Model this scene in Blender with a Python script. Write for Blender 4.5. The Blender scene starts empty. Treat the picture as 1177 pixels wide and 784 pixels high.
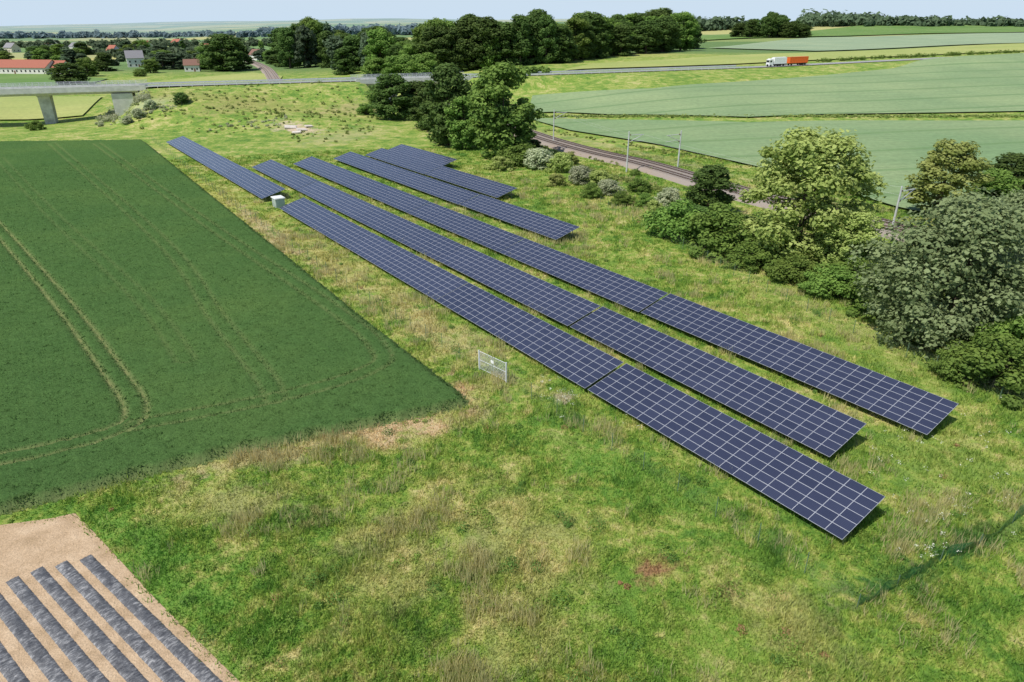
import bpy, math, random
import numpy as np
from mathutils import Vector, Matrix
from mathutils.geometry import delaunay_2d_cdt
random.seed(7); rng=np.random.default_rng(7)
scene=bpy.context.scene; COL=scene.collection

# ------------------------------------------------------------------ survey
H=30.0; P=math.radians(24.8); SP,CP=math.sin(P),math.cos(P); FP=785.0
EX,EY=.925,.379
def ss(a,b,x):
    t=np.clip((x-a)/(b-a),0,1); return t*t*(3-2*t)
def roadz(s): return np.interp(s,[-400,-50,144,353,900],[9,9,10.2,13.8,20])
def terr(x,y):
    x=np.asarray(x,float); y=np.asarray(y,float)
    s=x*EX+(y-333)*EY; d=-x*EY+(y-333)*EX
    q=(x-5.4)*.893+(y-204.7)*.45
    rz=roadz(s)
    W=np.where(s<-40,60.,26.)
    w=np.where(d<0,1-ss(9,W,-d),1-ss(9,28,d))
    m=ss(-160,-150,s)*(1-ss(-70,-62,s))+ss(-30,-23,s)
    e=(rz-.15)*w*m
    hill=(rz-.15)*ss(-190,-4,d)*ss(0,115,q)+17*ss(80,1600,d)*ss(0,700,q)
    ridge=3.0*np.exp(-((d+32)/13)**2)*ss(185,250,s)+1.5*np.sin(d/95+s/160)*ss(60,200,d)*ss(50,200,q)*(1-ss(1200,2500,d))
    dip=-3.2*np.exp(-((s+195)/32)**2)*np.exp(-(d/45)**2)
    und=1.2*np.sin(x/57)*np.sin(y/71)*ss(20,110,q)*ss(10,50,np.abs(d))
    und2=6*np.sin(x/240+1.2)*np.sin(y/310+.4)*ss(560,1200,y)*(1-ss(2500,5000,y))
    fh=46*np.exp(-((x+3000)/1300)**2-((y-6200)/1300)**2)+38*np.exp(-((x+900)/900)**2-((y-5600)/1100)**2)+30*np.exp(-((x-500)/700)**2-((y-5000)/900)**2)
    rough=.6*np.sin(x/4.1+np.sin(y/5.))*np.sin(y/4.7+1+np.sin(x/9))*w*m*ss(11,24,np.abs(d))*(s<-60)
    mound=2.8*np.exp(-((x+70)/22)**2-((y-235)/15)**2)+2.2*np.exp(-((x+105)/16)**2-((y-245)/16)**2)
    return np.maximum(e,hill)+dip+und+und2+mound+rough+ridge+fh
TS=np.geomspace(20,12000,6000)
def G(u,v,off=0.):
    xc=(u-588.5)/FP; yc=(392-v)/FP
    dx,dy,dz=xc,CP+yc*SP,-SP+yc*CP
    z=H+TS*dz; h=terr(TS*dx,TS*dy)+off
    b=z<h; i=int(np.argmax(b)) if b.any() else len(TS)-1
    t=TS[i]
    if i>0 and b.any():
        a0=z[i-1]-h[i-1]; a1=z[i]-h[i]; f=a0/(a0-a1); t=TS[i-1]+f*(TS[i]-TS[i-1])
    x,y=t*dx,t*dy
    return float(x),float(y),float(terr(x,y))
def topz(Y,v):
    k=(392-v)/FP; return H-Y*(SP-k*CP)/(CP+k*SP)
def depth(x,y,z): return y*CP+(H-z)*SP
def RP(s,d=0): return (s*EX-d*EY, 333+s*EY+d*EX)

# ------------------------------------------------------------------ helpers
def mesh_np(name,V,F,mats,var=None,smooth=False,mi=None):
    V=np.asarray(V,dtype=np.float32); F=np.asarray(F,dtype=np.int32)
    me=bpy.data.meshes.new(name); n,k=F.shape
    me.vertices.add(len(V)); me.vertices.foreach_set("co",V.ravel())
    me.loops.add(n*k); me.loops.foreach_set("vertex_index",F.ravel())
    me.polygons.add(n); me.polygons.foreach_set("loop_start",np.arange(0,n*k,k,dtype=np.int32))
    if not isinstance(mats,(list,tuple)): mats=[mats]
    for m in mats: me.materials.append(m)
    if mi is not None: me.polygons.foreach_set("material_index",np.asarray(mi,dtype=np.int32))
    me.polygons.foreach_set("use_smooth",np.full(n,smooth))
    me.update(calc_edges=True)
    if var is not None:
        a=me.attributes.new("var",'FLOAT','POINT'); a.data.foreach_set("value",np.asarray(var,dtype=np.float32))
    return me
def link(name,me,parent=None,loc=None,rot=None,scale=None):
    o=bpy.data.objects.new(name,me); COL.objects.link(o)
    if parent: o.parent=parent
    if loc is not None: o.location=loc
    if rot is not None: o.rotation_euler=rot
    if scale is not None: o.scale=scale
    return o
def top(o,label,cat=None,group=None,kind=None):
    o["label"]=label
    if cat: o["category"]=cat
    if group: o["group"]=group
    if kind: o["kind"]=kind
    return o
class Geo:
    def __init__(s): s.v=[];s.f=[];s.m=[]
    def box(s,c,d,rz=0,mi=0,taper=1.0):
        b=len(s.v); cx,cy,cz=c; hx,hy,hz=d[0]/2,d[1]/2,d[2]/2
        for z,k in ((-hz,1),(hz,taper)):
            for x,y in((-hx,-hy),(hx,-hy),(hx,hy),(-hx,hy)):
                X=x*k;Y=y*k
                s.v.append((cx+X*math.cos(rz)-Y*math.sin(rz),cy+X*math.sin(rz)+Y*math.cos(rz),cz+z))
        for f in((0,3,2,1),(4,5,6,7),(0,1,5,4),(1,2,6,5),(2,3,7,6),(3,0,4,7)):
            s.f.append([b+i for i in f]); s.m.append(mi)
    def tube(s,pts,rad,n=8,mi=0,cap=True):
        pts=[Vector(p) for p in pts]; b=len(s.v)
        for i,p in enumerate(pts):
            t=(pts[min(i+1,len(pts)-1)]-pts[max(i-1,0)]).normalized()
            u=t.cross(Vector((0,0,1)) if abs(t.z)<.9 else Vector((1,0,0))).normalized(); w=t.cross(u)
            r=rad[i] if hasattr(rad,'__len__') else rad
            for j in range(n):
                a=2*math.pi*j/n; s.v.append(tuple(p+u*(r*math.cos(a))+w*(r*math.sin(a))))
        for i in range(len(pts)-1):
            for j in range(n):
                k=(j+1)%n; s.f.append([b+i*n+j,b+i*n+k,b+(i+1)*n+k,b+(i+1)*n+j]); s.m.append(mi)
        if cap:
            s.f.append([b+j for j in range(n)][::-1]); s.m.append(mi)
            e=b+(len(pts)-1)*n; s.f.append([e+j for j in range(n)]); s.m.append(mi)
    def poly(s,pts,mi=0):
        b=len(s.v); s.v+= [tuple(p) for p in pts]; s.f.append(list(range(b,b+len(pts)))); s.m.append(mi)
    def mesh(s,name,mats,smooth=False):
        me=bpy.data.meshes.new(name); me.from_pydata(s.v,[],s.f)
        if not isinstance(mats,(list,tuple)): mats=[mats]
        for m in mats: me.materials.append(m)
        me.polygons.foreach_set("material_index",s.m)
        if smooth: me.polygons.foreach_set("use_smooth",[True]*len(s.f))
        me.update(); return me

# ------------------------------------------------------------------ materials
class NT:
    def __init__(s,name):
        s.mat=bpy.data.materials.new(name); s.mat.use_nodes=True; s.t=s.mat.node_tree
        s.b=s.t.nodes["Principled BSDF"]; s.out=s.t.nodes["Material Output"]
        s.b.inputs["Specular IOR Level"].default_value=.2
    def n(s,ty,**k):
        x=s.t.nodes.new(ty)
        for a,v in k.items(): setattr(x,a,v)
        return x
    def l(s,a,b): s.t.links.new(a,b)
    def setin(s,inp,v):
        if isinstance(v,bpy.types.NodeSocket): s.l(v,inp)
        elif isinstance(v,(tuple,list)) and inp.type=='RGBA' and len(v)==3: inp.default_value=(*v,1)
        else: inp.default_value=v
    def pos(s): return s.n('ShaderNodeNewGeometry').outputs['Position']
    def noise(s,vec,scale,detail=4,rough=.55,dist=0):
        x=s.n('ShaderNodeTexNoise'); x.inputs['Scale'].default_value=scale; x.inputs['Detail'].default_value=detail
        x.inputs['Roughness'].default_value=rough; x.inputs['Distortion'].default_value=dist
        if vec is not None: s.l(vec,x.inputs['Vector'])
        return x.outputs['Fac']
    def ramp(s,fac,stops):
        x=s.n('ShaderNodeValToRGB'); e=x.color_ramp.elements
        while len(e)<len(stops): e.new(.5)
        for i,(p,c) in enumerate(stops):
            e[i].position=p; e[i].color=(*c,1) if not isinstance(c,(int,float)) else (c,c,c,1)
        s.l(fac,x.inputs['Fac']); return x.outputs['Color']
    def mix(s,fac,a,b,mode='MIX'):
        x=s.n('ShaderNodeMix',data_type='RGBA',blend_type=mode)
        s.setin(x.inputs[0],fac); s.setin(x.inputs[6],a); s.setin(x.inputs[7],b); return x.outputs[2]
    def math(s,op,a,b=None,c=None,clamp=False):
        x=s.n('ShaderNodeMath',operation=op,use_clamp=clamp)
        s.setin(x.inputs[0],a)
        if b is not None: s.setin(x.inputs[1],b)
        if c is not None: s.setin(x.inputs[2],c)
        return x.outputs[0]
    def mr(s,v,a,b,c,d):
        x=s.n('ShaderNodeMapRange'); s.setin(x.inputs[0],v)
        for i,k in enumerate((a,b,c,d)): x.inputs[i+1].default_value=k
        return x.outputs[0]
    def mapping(s,vec,loc=(0,0,0),rot=0,scale=(1,1,1),ty='POINT'):
        x=s.n('ShaderNodeMapping',vector_type=ty); s.l(vec,x.inputs['Vector'])
        x.inputs['Location'].default_value=loc; x.inputs['Rotation'].default_value=(0,0,rot); x.inputs['Scale'].default_value=scale
        return x.outputs[0]
    def bump(s,h,strength=.5,dist=.1):
        x=s.n('ShaderNodeBump'); x.inputs['Strength'].default_value=strength; x.inputs['Distance'].default_value=dist
        s.l(h,x.inputs['Height']); s.l(x.outputs[0],s.b.inputs['Normal'])
    def attr(s,name):
        x=s.n('ShaderNodeAttribute'); x.attribute_name=name; return x.outputs['Fac']
    def col(s,c): s.setin(s.b.inputs['Base Color'],c)
    def translucent(s,c,f):
        tr=s.n('ShaderNodeBsdfTranslucent'); s.setin(tr.inputs[0],c); mx=s.n('ShaderNodeMixShader'); mx.inputs[0].default_value=f
        s.l(s.b.outputs[0],mx.inputs[1]); s.l(tr.outputs[0],mx.inputs[2]); s.l(mx.outputs[0],s.out.inputs[0])
def plain(name,c,rough=.6,metal=0,noise=.15,sc=3.,spec=.25):
    m=NT(name); tc=m.n('ShaderNodeTexCoord').outputs['Object']
    n=m.noise(tc,sc,5); f=m.mr(n,.3,.7,1-noise,1+noise)
    cc=m.mix(1.0,c,f,'MULTIPLY'); m.col(cc)
    m.b.inputs['Roughness'].default_value=rough; m.b.inputs['Metallic'].default_value=metal
    m.b.inputs['Specular IOR Level'].default_value=spec
    return m.mat

def spot_line(pa,pb,w):
    (x1,y1,_),(x2,y2,_)=G(*pa),G(*pb)
    return ((x1+x2)/2,(y1+y2)/2),math.atan2(y2-y1,x2-x1),(math.hypot(x2-x1,y2-y1)/2+w*.5,w)
SPOTS=[ # from,to,width,colour,strength
 ((205,205),(330,280),4.0,(.40,.40,.10),.85),
 ((330,265),(440,345),2.4,(.44,.39,.14),.8),
 ((440,340),(560,420),2.0,(.52,.44,.20),.8),
 ((270,235),(350,300),1.2,(.50,.40,.23),.7),
 ((415,505),(520,478),1.6,(.60,.43,.26),.9),
 ((520,440),(545,468),1.1,(.57,.39,.24),.95),
 ((200,548),(430,500),1.3,(.52,.41,.22),.7),
 ((590,480),(860,625),1.8,(.16,.31,.05),.5),
 ((110,600),(330,800),2.4,(.14,.29,.045),.65),
 ((640,690),(900,760),4.,(.19,.32,.05),.5),
 ((740,660),(772,650),.7,(.37,.16,.11),.75),
 ((830,670),(850,690),.6,(.42,.30,.17),.6),
 ((990,690),(1170,590),.8,(.045,.13,.03),.8),
 ((640,455),(655,462),.6,(.5,.42,.28),.8),
 ((325,143),(358,152),3.4,(.60,.46,.34),.9),
 ((150,130),(200,112),5.,(.45,.46,.30),.6),
 ((230,130),(300,118),5.,(.36,.33,.12),.75),
 ((100,140),(400,130),6.,(.30,.30,.09),.65),
 ((380,128),(440,120),5.,(.38,.32,.15),.65),
 ((1040,500),(1150,560),5.,(.27,.35,.08),.5),
 ((590,285),(720,320),3.,(.21,.31,.05),.6),
 ((880,330),(1100,450),3.,(.27,.34,.08),.6),
 ((360,165),(420,150),6.,(.40,.38,.18),.6),
 ((620,150),(900,215),2.,(.42,.37,.19),.5),
 ((520,590),(640,640),3.,(.46,.40,.17),.55),
 ((420,600),(470,690),2.5,(.44,.38,.16),.5),
 ((880,700),(960,740),2.,(.46,.40,.17),.5),
 ((230,570),(330,590),2.,(.45,.40,.17),.6),
 ((560,700),(620,740),2.,(.46,.40,.17),.45),
]
def meadow_color(m):
    p=m.pos()
    flat=m.mapping(p,scale=(1,1,.0))
    n0=m.noise(flat,.045,3); n1=m.noise(flat,.25,6,.68,.5); n2=m.noise(flat,1.3,4,.65,.3); n3=m.noise(flat,8.,4,.7)
    f=m.math('ADD',m.math('MULTIPLY',m.mr(n1,.33,.67,0,1),.48),m.math('MULTIPLY',m.mr(n2,.33,.67,0,1),.34))
    f=m.math('ADD',f,m.math('MULTIPLY',m.mr(n0,.34,.66,0,1),.18))
    c=m.ramp(f,[(.2,(.080,.18,.026)),(.36,(.145,.26,.038)),(.48,(.225,.32,.052)),(.60,(.33,.37,.09)),(.8,(.53,.47,.20))])
    nb=m.noise(m.mapping(flat,loc=(31,7,0)),.42,4,.6)
    c=m.mix(m.mr(nb,.64,.74,0,.35),c,(.34,.22,.12))
    wv=m.noise(flat,.35,4); wob=m.mr(wv,.3,.7,-.65,.65); wob2=m.mr(n2,.3,.7,-.6,.6)
    for pa,pb,w,cc,st in SPOTS:
        (cx,cy),ang,(hl,hw)=spot_line(pa,pb,w)
        q=m.mapping(flat,loc=(cx,cy,0),rot=ang,scale=(hl*1.15,hw*1.5,1),ty='TEXTURE')
        ln=m.n('ShaderNodeVectorMath',operation='LENGTH'); m.l(q,ln.inputs[0])
        v=m.math('ADD',m.math('ADD',ln.outputs['Value'],wob),wob2)
        k=m.mr(v,1.15,.25,0,st)
        c=m.mix(k,c,cc)
    fine=m.mr(n3,.3,.7,.68,1.32)
    c=m.mix(1.0,c,fine,'MULTIPLY')
    return c,p,flat,n2,n3
m=NT("meadow_ground"); c,p,flat,n2,n3=meadow_color(m)
vor=m.n('ShaderNodeTexVoronoi'); vor.inputs['Scale'].default_value=.0052
vw=m.mapping(flat,rot=.5,scale=(.55,1,1)); m.l(vw,vor.inputs['Vector'])
sepc=m.n('ShaderNodeSeparateColor'); m.l(vor.outputs['Color'],sepc.inputs[0])
fc=m.ramp(sepc.outputs[0],[(0,(.13,.21,.07)),(.25,(.24,.30,.10)),(.45,(.36,.37,.16)),(.6,(.16,.26,.09)),(.8,(.42,.40,.14)),(1,(.20,.28,.14))])
[n for n in m.t.nodes if n.type=='VALTORGB'][-1].color_ramp.interpolation='CONSTANT'
sx=m.n('ShaderNodeSeparateXYZ'); m.l(p,sx.inputs[0])
far=m.mr(sx.outputs['Y'],470,560,0,1)
c=m.mix(far,c,fc)
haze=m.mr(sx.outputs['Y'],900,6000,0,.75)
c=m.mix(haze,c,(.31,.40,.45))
m.col(c); m.b.inputs['Roughness'].default_value=.9
m.bump(m.math('ADD',n2,m.math('MULTIPLY',n3,.5)),.7,.4)
M_GROUND=m.mat
def grass_mat(name,straw):
    m=NT(name); c,p,flat,n2,n3=meadow_color(m)
    v=m.attr('var'); k=m.mr(v,0,1,.82,1.75); c=m.mix(1.0,c,k,'MULTIPLY')
    dry=m.mr(v,.8 if not straw else 0.,1,0 if not straw else .4,.5 if not straw else .95); c=m.mix(dry,c,(.66,.58,.30))
    m.col(c); m.b.inputs['Roughness'].default_value=.8; m.translucent(c,.42)
    return m.mat
M_GRASS=grass_mat("meadow_grass",False); M_STRAW=grass_mat("straw_grass",True)
def leaf_mat(name,c1,c2,trans=.38):
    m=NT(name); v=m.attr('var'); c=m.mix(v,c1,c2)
    oi=m.n('ShaderNodeObjectInfo').outputs['Random']
    k=m.mr(oi,0,1,.8,1.25); c=m.mix(1.0,c,k,'MULTIPLY')
    hs=m.n('ShaderNodeHueSaturation'); m.l(c,hs.inputs['Color']); m.l(m.mr(oi,0,1,.487,.512),hs.inputs['Hue']); c=hs.outputs[0]
    m.col(c); m.b.inputs['Roughness'].default_value=.7; m.translucent(c,trans)
    return m.mat
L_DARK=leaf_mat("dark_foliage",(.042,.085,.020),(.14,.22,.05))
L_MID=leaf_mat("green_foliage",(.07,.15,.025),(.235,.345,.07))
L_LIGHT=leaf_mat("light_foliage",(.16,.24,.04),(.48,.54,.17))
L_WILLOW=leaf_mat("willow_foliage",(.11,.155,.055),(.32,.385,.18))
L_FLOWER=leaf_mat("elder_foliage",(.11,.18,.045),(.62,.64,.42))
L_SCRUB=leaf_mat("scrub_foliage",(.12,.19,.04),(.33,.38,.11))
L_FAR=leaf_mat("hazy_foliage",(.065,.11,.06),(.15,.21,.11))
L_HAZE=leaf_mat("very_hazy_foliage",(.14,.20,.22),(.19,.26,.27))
BARK=plain("bark",(.12,.09,.065),.9)
M_WHITEFL=plain("white_blossom",(.75,.75,.62),.8)
# wheat
WD=math.atan2(.8135,-.5815)
m=NT("green_wheat"); p=m.pos(); flat=m.mapping(p,scale=(1,1,0))
rows=m.mapping(flat,rot=-WD,scale=(1,1,1))
st=m.mapping(rows,scale=(.10,3.2,1)); nst=m.noise(st,1.,3)
nb=m.noise(flat,.05,5,.6); nf=m.noise(flat,4.5,5,.75); nm=m.noise(flat,.6,5,.65)
c=m.ramp(nb,[(.3,(.058,.125,.034)),(.5,(.070,.140,.038)),(.7,(.092,.162,.042))])
c=m.mix(m.mr(nst,.35,.65,0,.3),c,(.098,.175,.052)); c=m.mix(1.,c,m.mr(nf,.3,.7,.66,1.34),'MULTIPLY')
c=m.mix(1.,c,m.mr(nm,.3,.7,.9,1.1),'MULTIPLY')
c=m.mix(m.attr('var'),c,(.30,.30,.13))
m.col(c); m.b.inputs['Roughness'].default_value=.95; m.b.inputs["Specular IOR Level"].default_value=.05; m.bump(m.math('ADD',nf,nm),.9,.2); M_WHEAT=m.mat
m=NT("wheat_leaf"); v=m.attr('var'); cc=m.mix(v,(.055,.125,.034),(.15,.25,.075)); m.col(cc); m.b.inputs['Roughness'].default_value=.9; m.b.inputs["Specular IOR Level"].default_value=.08; m.translucent(cc,.4); M_WLEAF=m.mat
def field_mat(name,c1,c2,lineang,spacing,linec,amt=.5):
    m=NT(name); p=m.pos(); flat=m.mapping(p,scale=(1,1,0))
    n=m.noise(flat,.02,5); nf=m.noise(flat,.6,4,.7); nz=m.noise(m.mapping(m.mapping(flat,rot=-lineang),scale=(.03,.9,1)),1.,4)
    c=m.mix(m.mr(n,.35,.65,0,1),c1,c2); c=m.mix(1.,c,m.mr(nf,.3,.7,.84,1.16),'MULTIPLY'); c=m.mix(1.,c,m.mr(nz,.3,.7,.88,1.12),'MULTIPLY')
    r=m.mapping(flat,rot=-lineang); sx=m.n('ShaderNodeSeparateXYZ'); m.l(r,sx.inputs[0])
    wob=m.math('MULTIPLY',m.noise(flat,.006,1),26.)
    y=m.math('ADD',sx.outputs['Y'],wob)
    fr=m.math('FRACT',m.math('DIVIDE',y,spacing)); d=m.math('ABSOLUTE',m.math('SUBTRACT',fr,.5))
    ln=m.mr(d,.035,.07,amt,0); c=m.mix(ln,c,linec)
    m.col(c); m.b.inputs['Roughness'].default_value=.85; m.bump(nf,.5,.3); return m.mat
F_PALE=field_mat("pale_barley",(.20,.285,.135),(.27,.345,.165),.25,21.,(.12,.21,.08),.6)
F_PALE2=field_mat("pale_barley_low",(.18,.275,.125),(.24,.315,.15),.2,23.,(.12,.21,.075),.5)
F_YEL=field_mat("yellow_meadow",(.38,.40,.13),(.30,.36,.10),.4,25.,(.3,.33,.12),.2)
F_GRN=field_mat("green_meadow",(.12,.22,.05),(.17,.26,.07),1.2,25.,(.2,.26,.1),.2)
F_FAR=field_mat("far_pale_field",(.25,.33,.20),(.30,.37,.22),.4,30.,(.2,.28,.15),.3)
# soil
m=NT("bare_soil"); p=m.pos(); n=m.noise(p,.8,6,.6); nf=m.noise(p,9.,5,.7)
c=m.ramp(n,[(.3,(.43,.30,.175)),(.5,(.56,.40,.25)),(.7,(.66,.49,.32))]); c=m.mix(1.,c,m.mr(nf,.3,.7,.76,1.18),'MULTIPLY')
m.col(c); m.b.inputs['Roughness'].default_value=.95; m.bump(m.math('ADD',n,nf),.8,.12); M_SOIL=m.mat
SDIR=math.atan2(*(lambda a,b:(b[1]-a[1],b[0]-a[0]))(G(98,641),G(243,784)))
m=NT("crop_film"); p=m.pos(); n=m.noise(p,1.4,6,.65); rr=m.mapping(m.mapping(p,rot=-SDIR),scale=(7,2.2,2)); nw=m.noise(rr,1.2,5,.75)
c=m.ramp(m.math('ADD',m.math('MULTIPLY',n,.35),m.math('MULTIPLY',nw,.65)),[(.40,(.055,.055,.06)),(.52,(.14,.14,.145)),(.62,(.42,.41,.40))])
m.col(c); m.b.inputs['Roughness'].default_value=.42; m.b.inputs['Specular IOR Level'].default_value=.6; m.bump(nw,1.,.10); M_FILM=m.mat
m=NT("ballast"); p=m.pos(); n=m.noise(p,6.,4,.8); nb=m.noise(p,.15,3)
c=m.mix(n,(.18,.15,.125),(.44,.38,.33)); c=m.mix(m.mr(nb,.4,.6,0,.4),c,(.33,.24,.18)); m.col(c); m.b.inputs['Roughness'].default_value=.95; m.bump(n,.8,.1); M_BALLAST=m.mat
m=NT("asphalt"); p=m.pos(); n=m.noise(p,.4,6,.7); m.col(m.mix(n,(.26,.26,.255),(.38,.375,.36))); m.b.inputs['Roughness'].default_value=.85; M_ASPH=m.mat
M_PAINT=plain("road_paint",(.75,.75,.72),.6)
M_CONC=plain("concrete",(.60,.59,.55),.85,0,.15,.6)
M_CONCD=plain("pier_concrete",(.50,.49,.46),.9,0,.3,.6)
M_GALV=plain("galvanised_steel",(.68,.69,.69),.6,.1)
M_MAST=plain("mast_steel",(.55,.56,.54),.6,.1)
M_WHITE=plain("white_paint",(.80,.80,.78),.5)
M_ORANGE=plain("orange_paint",(.75,.15,.03),.45)
M_TYRE=plain("tyre_rubber",(.02,.02,.02),.8)
M_DGLASS=plain("dark_glass",(.02,.025,.03),.1,0,.05,3,.6)
M_BLACK=plain("black_chassis",(.03,.03,.03),.6)
M_RAIL=plain("rusty_rail",(.14,.095,.075),.4,.3)
M_SLEEP=plain("sleeper_concrete",(.38,.35,.31),.9)
M_GREENBOX=plain("pale_green_paint",(.45,.52,.46),.5)
M_LID=plain("pale_roof_sheet",(.72,.73,.70),.6)
M_INS=plain("brown_insulator",(.16,.06,.03),.3)
M_GPOST=plain("green_post",(.12,.19,.12),.6)
M_ALU=plain("aluminium_frame",(.48,.49,.53),.45,.1,.06)
M_STEEL=plain("support_steel",(.35,.36,.37),.5,.6)
M_DOOR=plain("door_paint",(.40,.46,.41))
M_SLAB=plain("pale_concrete_slab",(.58,.52,.45),.9,0,.2)
# solar glass
m=NT("solar_glass"); uv=m.n('ShaderNodeTexCoord').outputs['UV']; sx=m.n('ShaderNodeSeparateXYZ'); m.l(uv,sx.inputs[0])
def grid(coord,n,w):
    fr=m.math('FRACT',m.math('MULTIPLY',coord,n)); d=m.math('ABSOLUTE',m.math('SUBTRACT',fr,.5)); return m.mr(d,.5-w,.5,0,1)
g=m.math('MAXIMUM',grid(sx.outputs['X'],10,.035),grid(sx.outputs['Y'],6,.035))
oi=m.n('ShaderNodeObjectInfo').outputs['Random']
p=m.pos(); n=m.noise(p,.35,3)
c=m.mix(m.math('ADD',m.math('MULTIPLY',oi,.5),m.math('MULTIPLY',n,.5)),(.023,.027,.054),(.042,.048,.086))
c=m.mix(m.math('MULTIPLY',g,.35),c,(.16,.18,.23)); m.col(c)
m.b.inputs['Roughness'].default_value=.25; m.b.inputs['Specular IOR Level'].default_value=.55
m.b.inputs['Coat Weight'].default_value=.5; m.b.inputs['Coat Roughness'].default_value=.15
M_GLASS=m.mat
def wire(name,col,wd):
    global m
    m=NT(name); m.col(col); tr=m.n('ShaderNodeBsdfTransparent'); mx=m.n('ShaderNodeMixShader')
    uv=m.n('ShaderNodeTexCoord').outputs['UV']; sx=m.n('ShaderNodeSeparateXYZ'); m.l(uv,sx.inputs[0])
    g=m.math('MAXIMUM',grid(sx.outputs['X'],24,wd),grid(sx.outputs['Y'],14,wd)); m.l(m.math('GREATER_THAN',g,.1),mx.inputs[0])
    m.l(tr.outputs[0],mx.inputs[1]); m.l(m.b.outputs[0],mx.inputs[2]); m.l(mx.outputs[0],m.out.inputs[0]); return m.mat
M_WIRE=wire("wire_mesh",(.22,.28,.18),.013); M_NET=wire("green_netting",(.025,.12,.045),.19)

# ------------------------------------------------------------------ ground
def axis(lo,hi,step,flo,fhi,g=1.12):
    a=list(np.arange(lo,hi+.1,step)); s=step; x=a[-1]
    while x<fhi: s*=g; x+=s; a.append(x)
    s=step; x=a[0]; b=[]
    while x>flo: s*=g; x-=s; b.append(x)
    return np.array(b[::-1]+a)
xs=axis(-280,420,3.5,-9000,9000,1.09); ys=axis(-20,500,3.5,-300,12000,1.09)
X,Y=np.meshgrid(xs,ys); Z=terr(X,Y)
nx,ny=len(xs),len(ys); V=np.stack([X,Y,Z],-1).reshape(-1,3)
i=np.arange(nx*ny).reshape(ny,nx); F=np.stack([i[:-1,:-1],i[:-1,1:],i[1:,1:],i[1:,:-1]],-1).reshape(-1,4)
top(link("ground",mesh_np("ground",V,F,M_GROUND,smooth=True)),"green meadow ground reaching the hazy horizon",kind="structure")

def inpoly(x,y,poly):
    r=np.zeros(np.shape(x),bool); n=len(poly)
    for k in range(n):
        x1,y1=poly[k][:2]; x2,y2=poly[(k+1)%n][:2]
        if y1==y2: continue
        c=((y1>y)!=(y2>y))&(x<(x2-x1)*(y-y1)/(y2-y1)+x1); r^=c
    return r
def dpoly(x,y,pl,closed):
    d=np.full(np.shape(x),1e18); n=len(pl)
    for k in range(n if closed else n-1):
        x1,y1=pl[k][:2]; x2,y2=pl[(k+1)%n][:2]; L=(x2-x1)**2+(y2-y1)**2+1e-9
        t=np.clip(((x-x1)*(x2-x1)+(y-y1)*(y2-y1))/L,0,1)
        d=np.minimum(d,(x-x1-t*(x2-x1))**2+(y-y1-t*(y2-y1))**2)
    return np.sqrt(d)
def smoothline(pl,n=12):
    out=[]; q=[pl[0]]+list(pl)+[pl[-1]]
    for k in range(1,len(q)-2):
        p0,p1,p2,p3=[np.array(q[j][:2],float) for j in (k-1,k,k+1,k+2)]
        for t in np.linspace(0,1,n,endpoint=False):
            out.append(tuple(.5*((2*p1)+(-p0+p2)*t+(2*p0-5*p1+4*p2-p3)*t*t+(-p0+3*p1-3*p2+p3)*t**3)))
    out.append(tuple(pl[-1][:2])); return out
def drape(name,poly,res,off,mat,label):
    pl=[p[:2] for p in poly]; b=[]
    for k in range(len(pl)):
        a,c=np.array(pl[k]),np.array(pl[(k+1)%len(pl)]); n=max(1,int(np.linalg.norm(c-a)/res))
        for t in range(n): b.append(tuple(a+(c-a)*t/n))
    xs_=np.array([p[0] for p in b]); ys_=np.array([p[1] for p in b])
    gx,gy=np.meshgrid(np.arange(xs_.min(),xs_.max(),res),np.arange(ys_.min(),ys_.max(),res)); gx=gx.ravel();gy=gy.ravel()
    k=inpoly(gx,gy,b); gx,gy=gx[k],gy[k]; k=dpoly(gx,gy,b,True)>res*.4; gx,gy=gx[k],gy[k]
    pts=[Vector(p) for p in b]+[Vector((float(x),float(y))) for x,y in zip(gx,gy)]
    ed=[(j,(j+1)%len(b)) for j in range(len(b))]
    v,e,f,_,_,_=delaunay_2d_cdt(pts,ed,[],1,1e-4)
    vv=np.array([(p.x,p.y) for p in v]); zz=terr(vv[:,0],vv[:,1])+off
    me=bpy.data.meshes.new(name); me.from_pydata([(x,y,z) for (x,y),z in zip(vv,zz)],[],[list(t) for t in f]); me.materials.append(mat)
    me.polygons.foreach_set("use_smooth",[True]*len(me.polygons)); me.update()
    return top(link(name,me),label,kind="structure")
drape("field",[G(*p) for p in [(606,137),(700,139),(860,142),(1177,140),(1260,142),(1260,290),(1030,240),(900,200),(760,168),(655,151)]],9,.45,F_PALE2,"pale green barley field behind the railway")
UF=[G(*p) for p in [(612,111),(750,103),(880,93)]]+[RP(190,-40),RP(240,-22),RP(330,-14),RP(480,-14)]+[G(*p) for p in [(1260,128),(1177,129),(1000,132),(860,136),(700,133),(640,130),(606,131)]]
drape("field",UF,7,.5,F_PALE,"pale green barley field below the road")
drape("field",[G(*p) for p in [(0,112),(118,112),(95,134),(0,139),(-80,139),(-80,112)]],8,.5,F_YEL,"yellowish mown meadow under the bridge")
drape("field",[G(*p) for p in [(-60,86),(60,86),(125,91),(90,101),(-60,103)]],12,.5,F_GRN,"green crop field beyond the bridge")
drape("field",[G(*p) for p in [(150,97),(290,84),(325,88),(300,95)]],12,.5,F_YEL,"yellow mown meadow beyond the road")
drape("field",[RP(40,30),RP(150,26),RP(420,26),RP(700,60),RP(700,120),RP(300,110),RP(80,70)],12,.6,F_YEL,"yellow green meadow beyond the road")
drape("field",[RP(300,125),RP(720,140),RP(900,300),RP(500,330),RP(280,230)],20,.8,F_FAR,"distant pale field on the hill")
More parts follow.
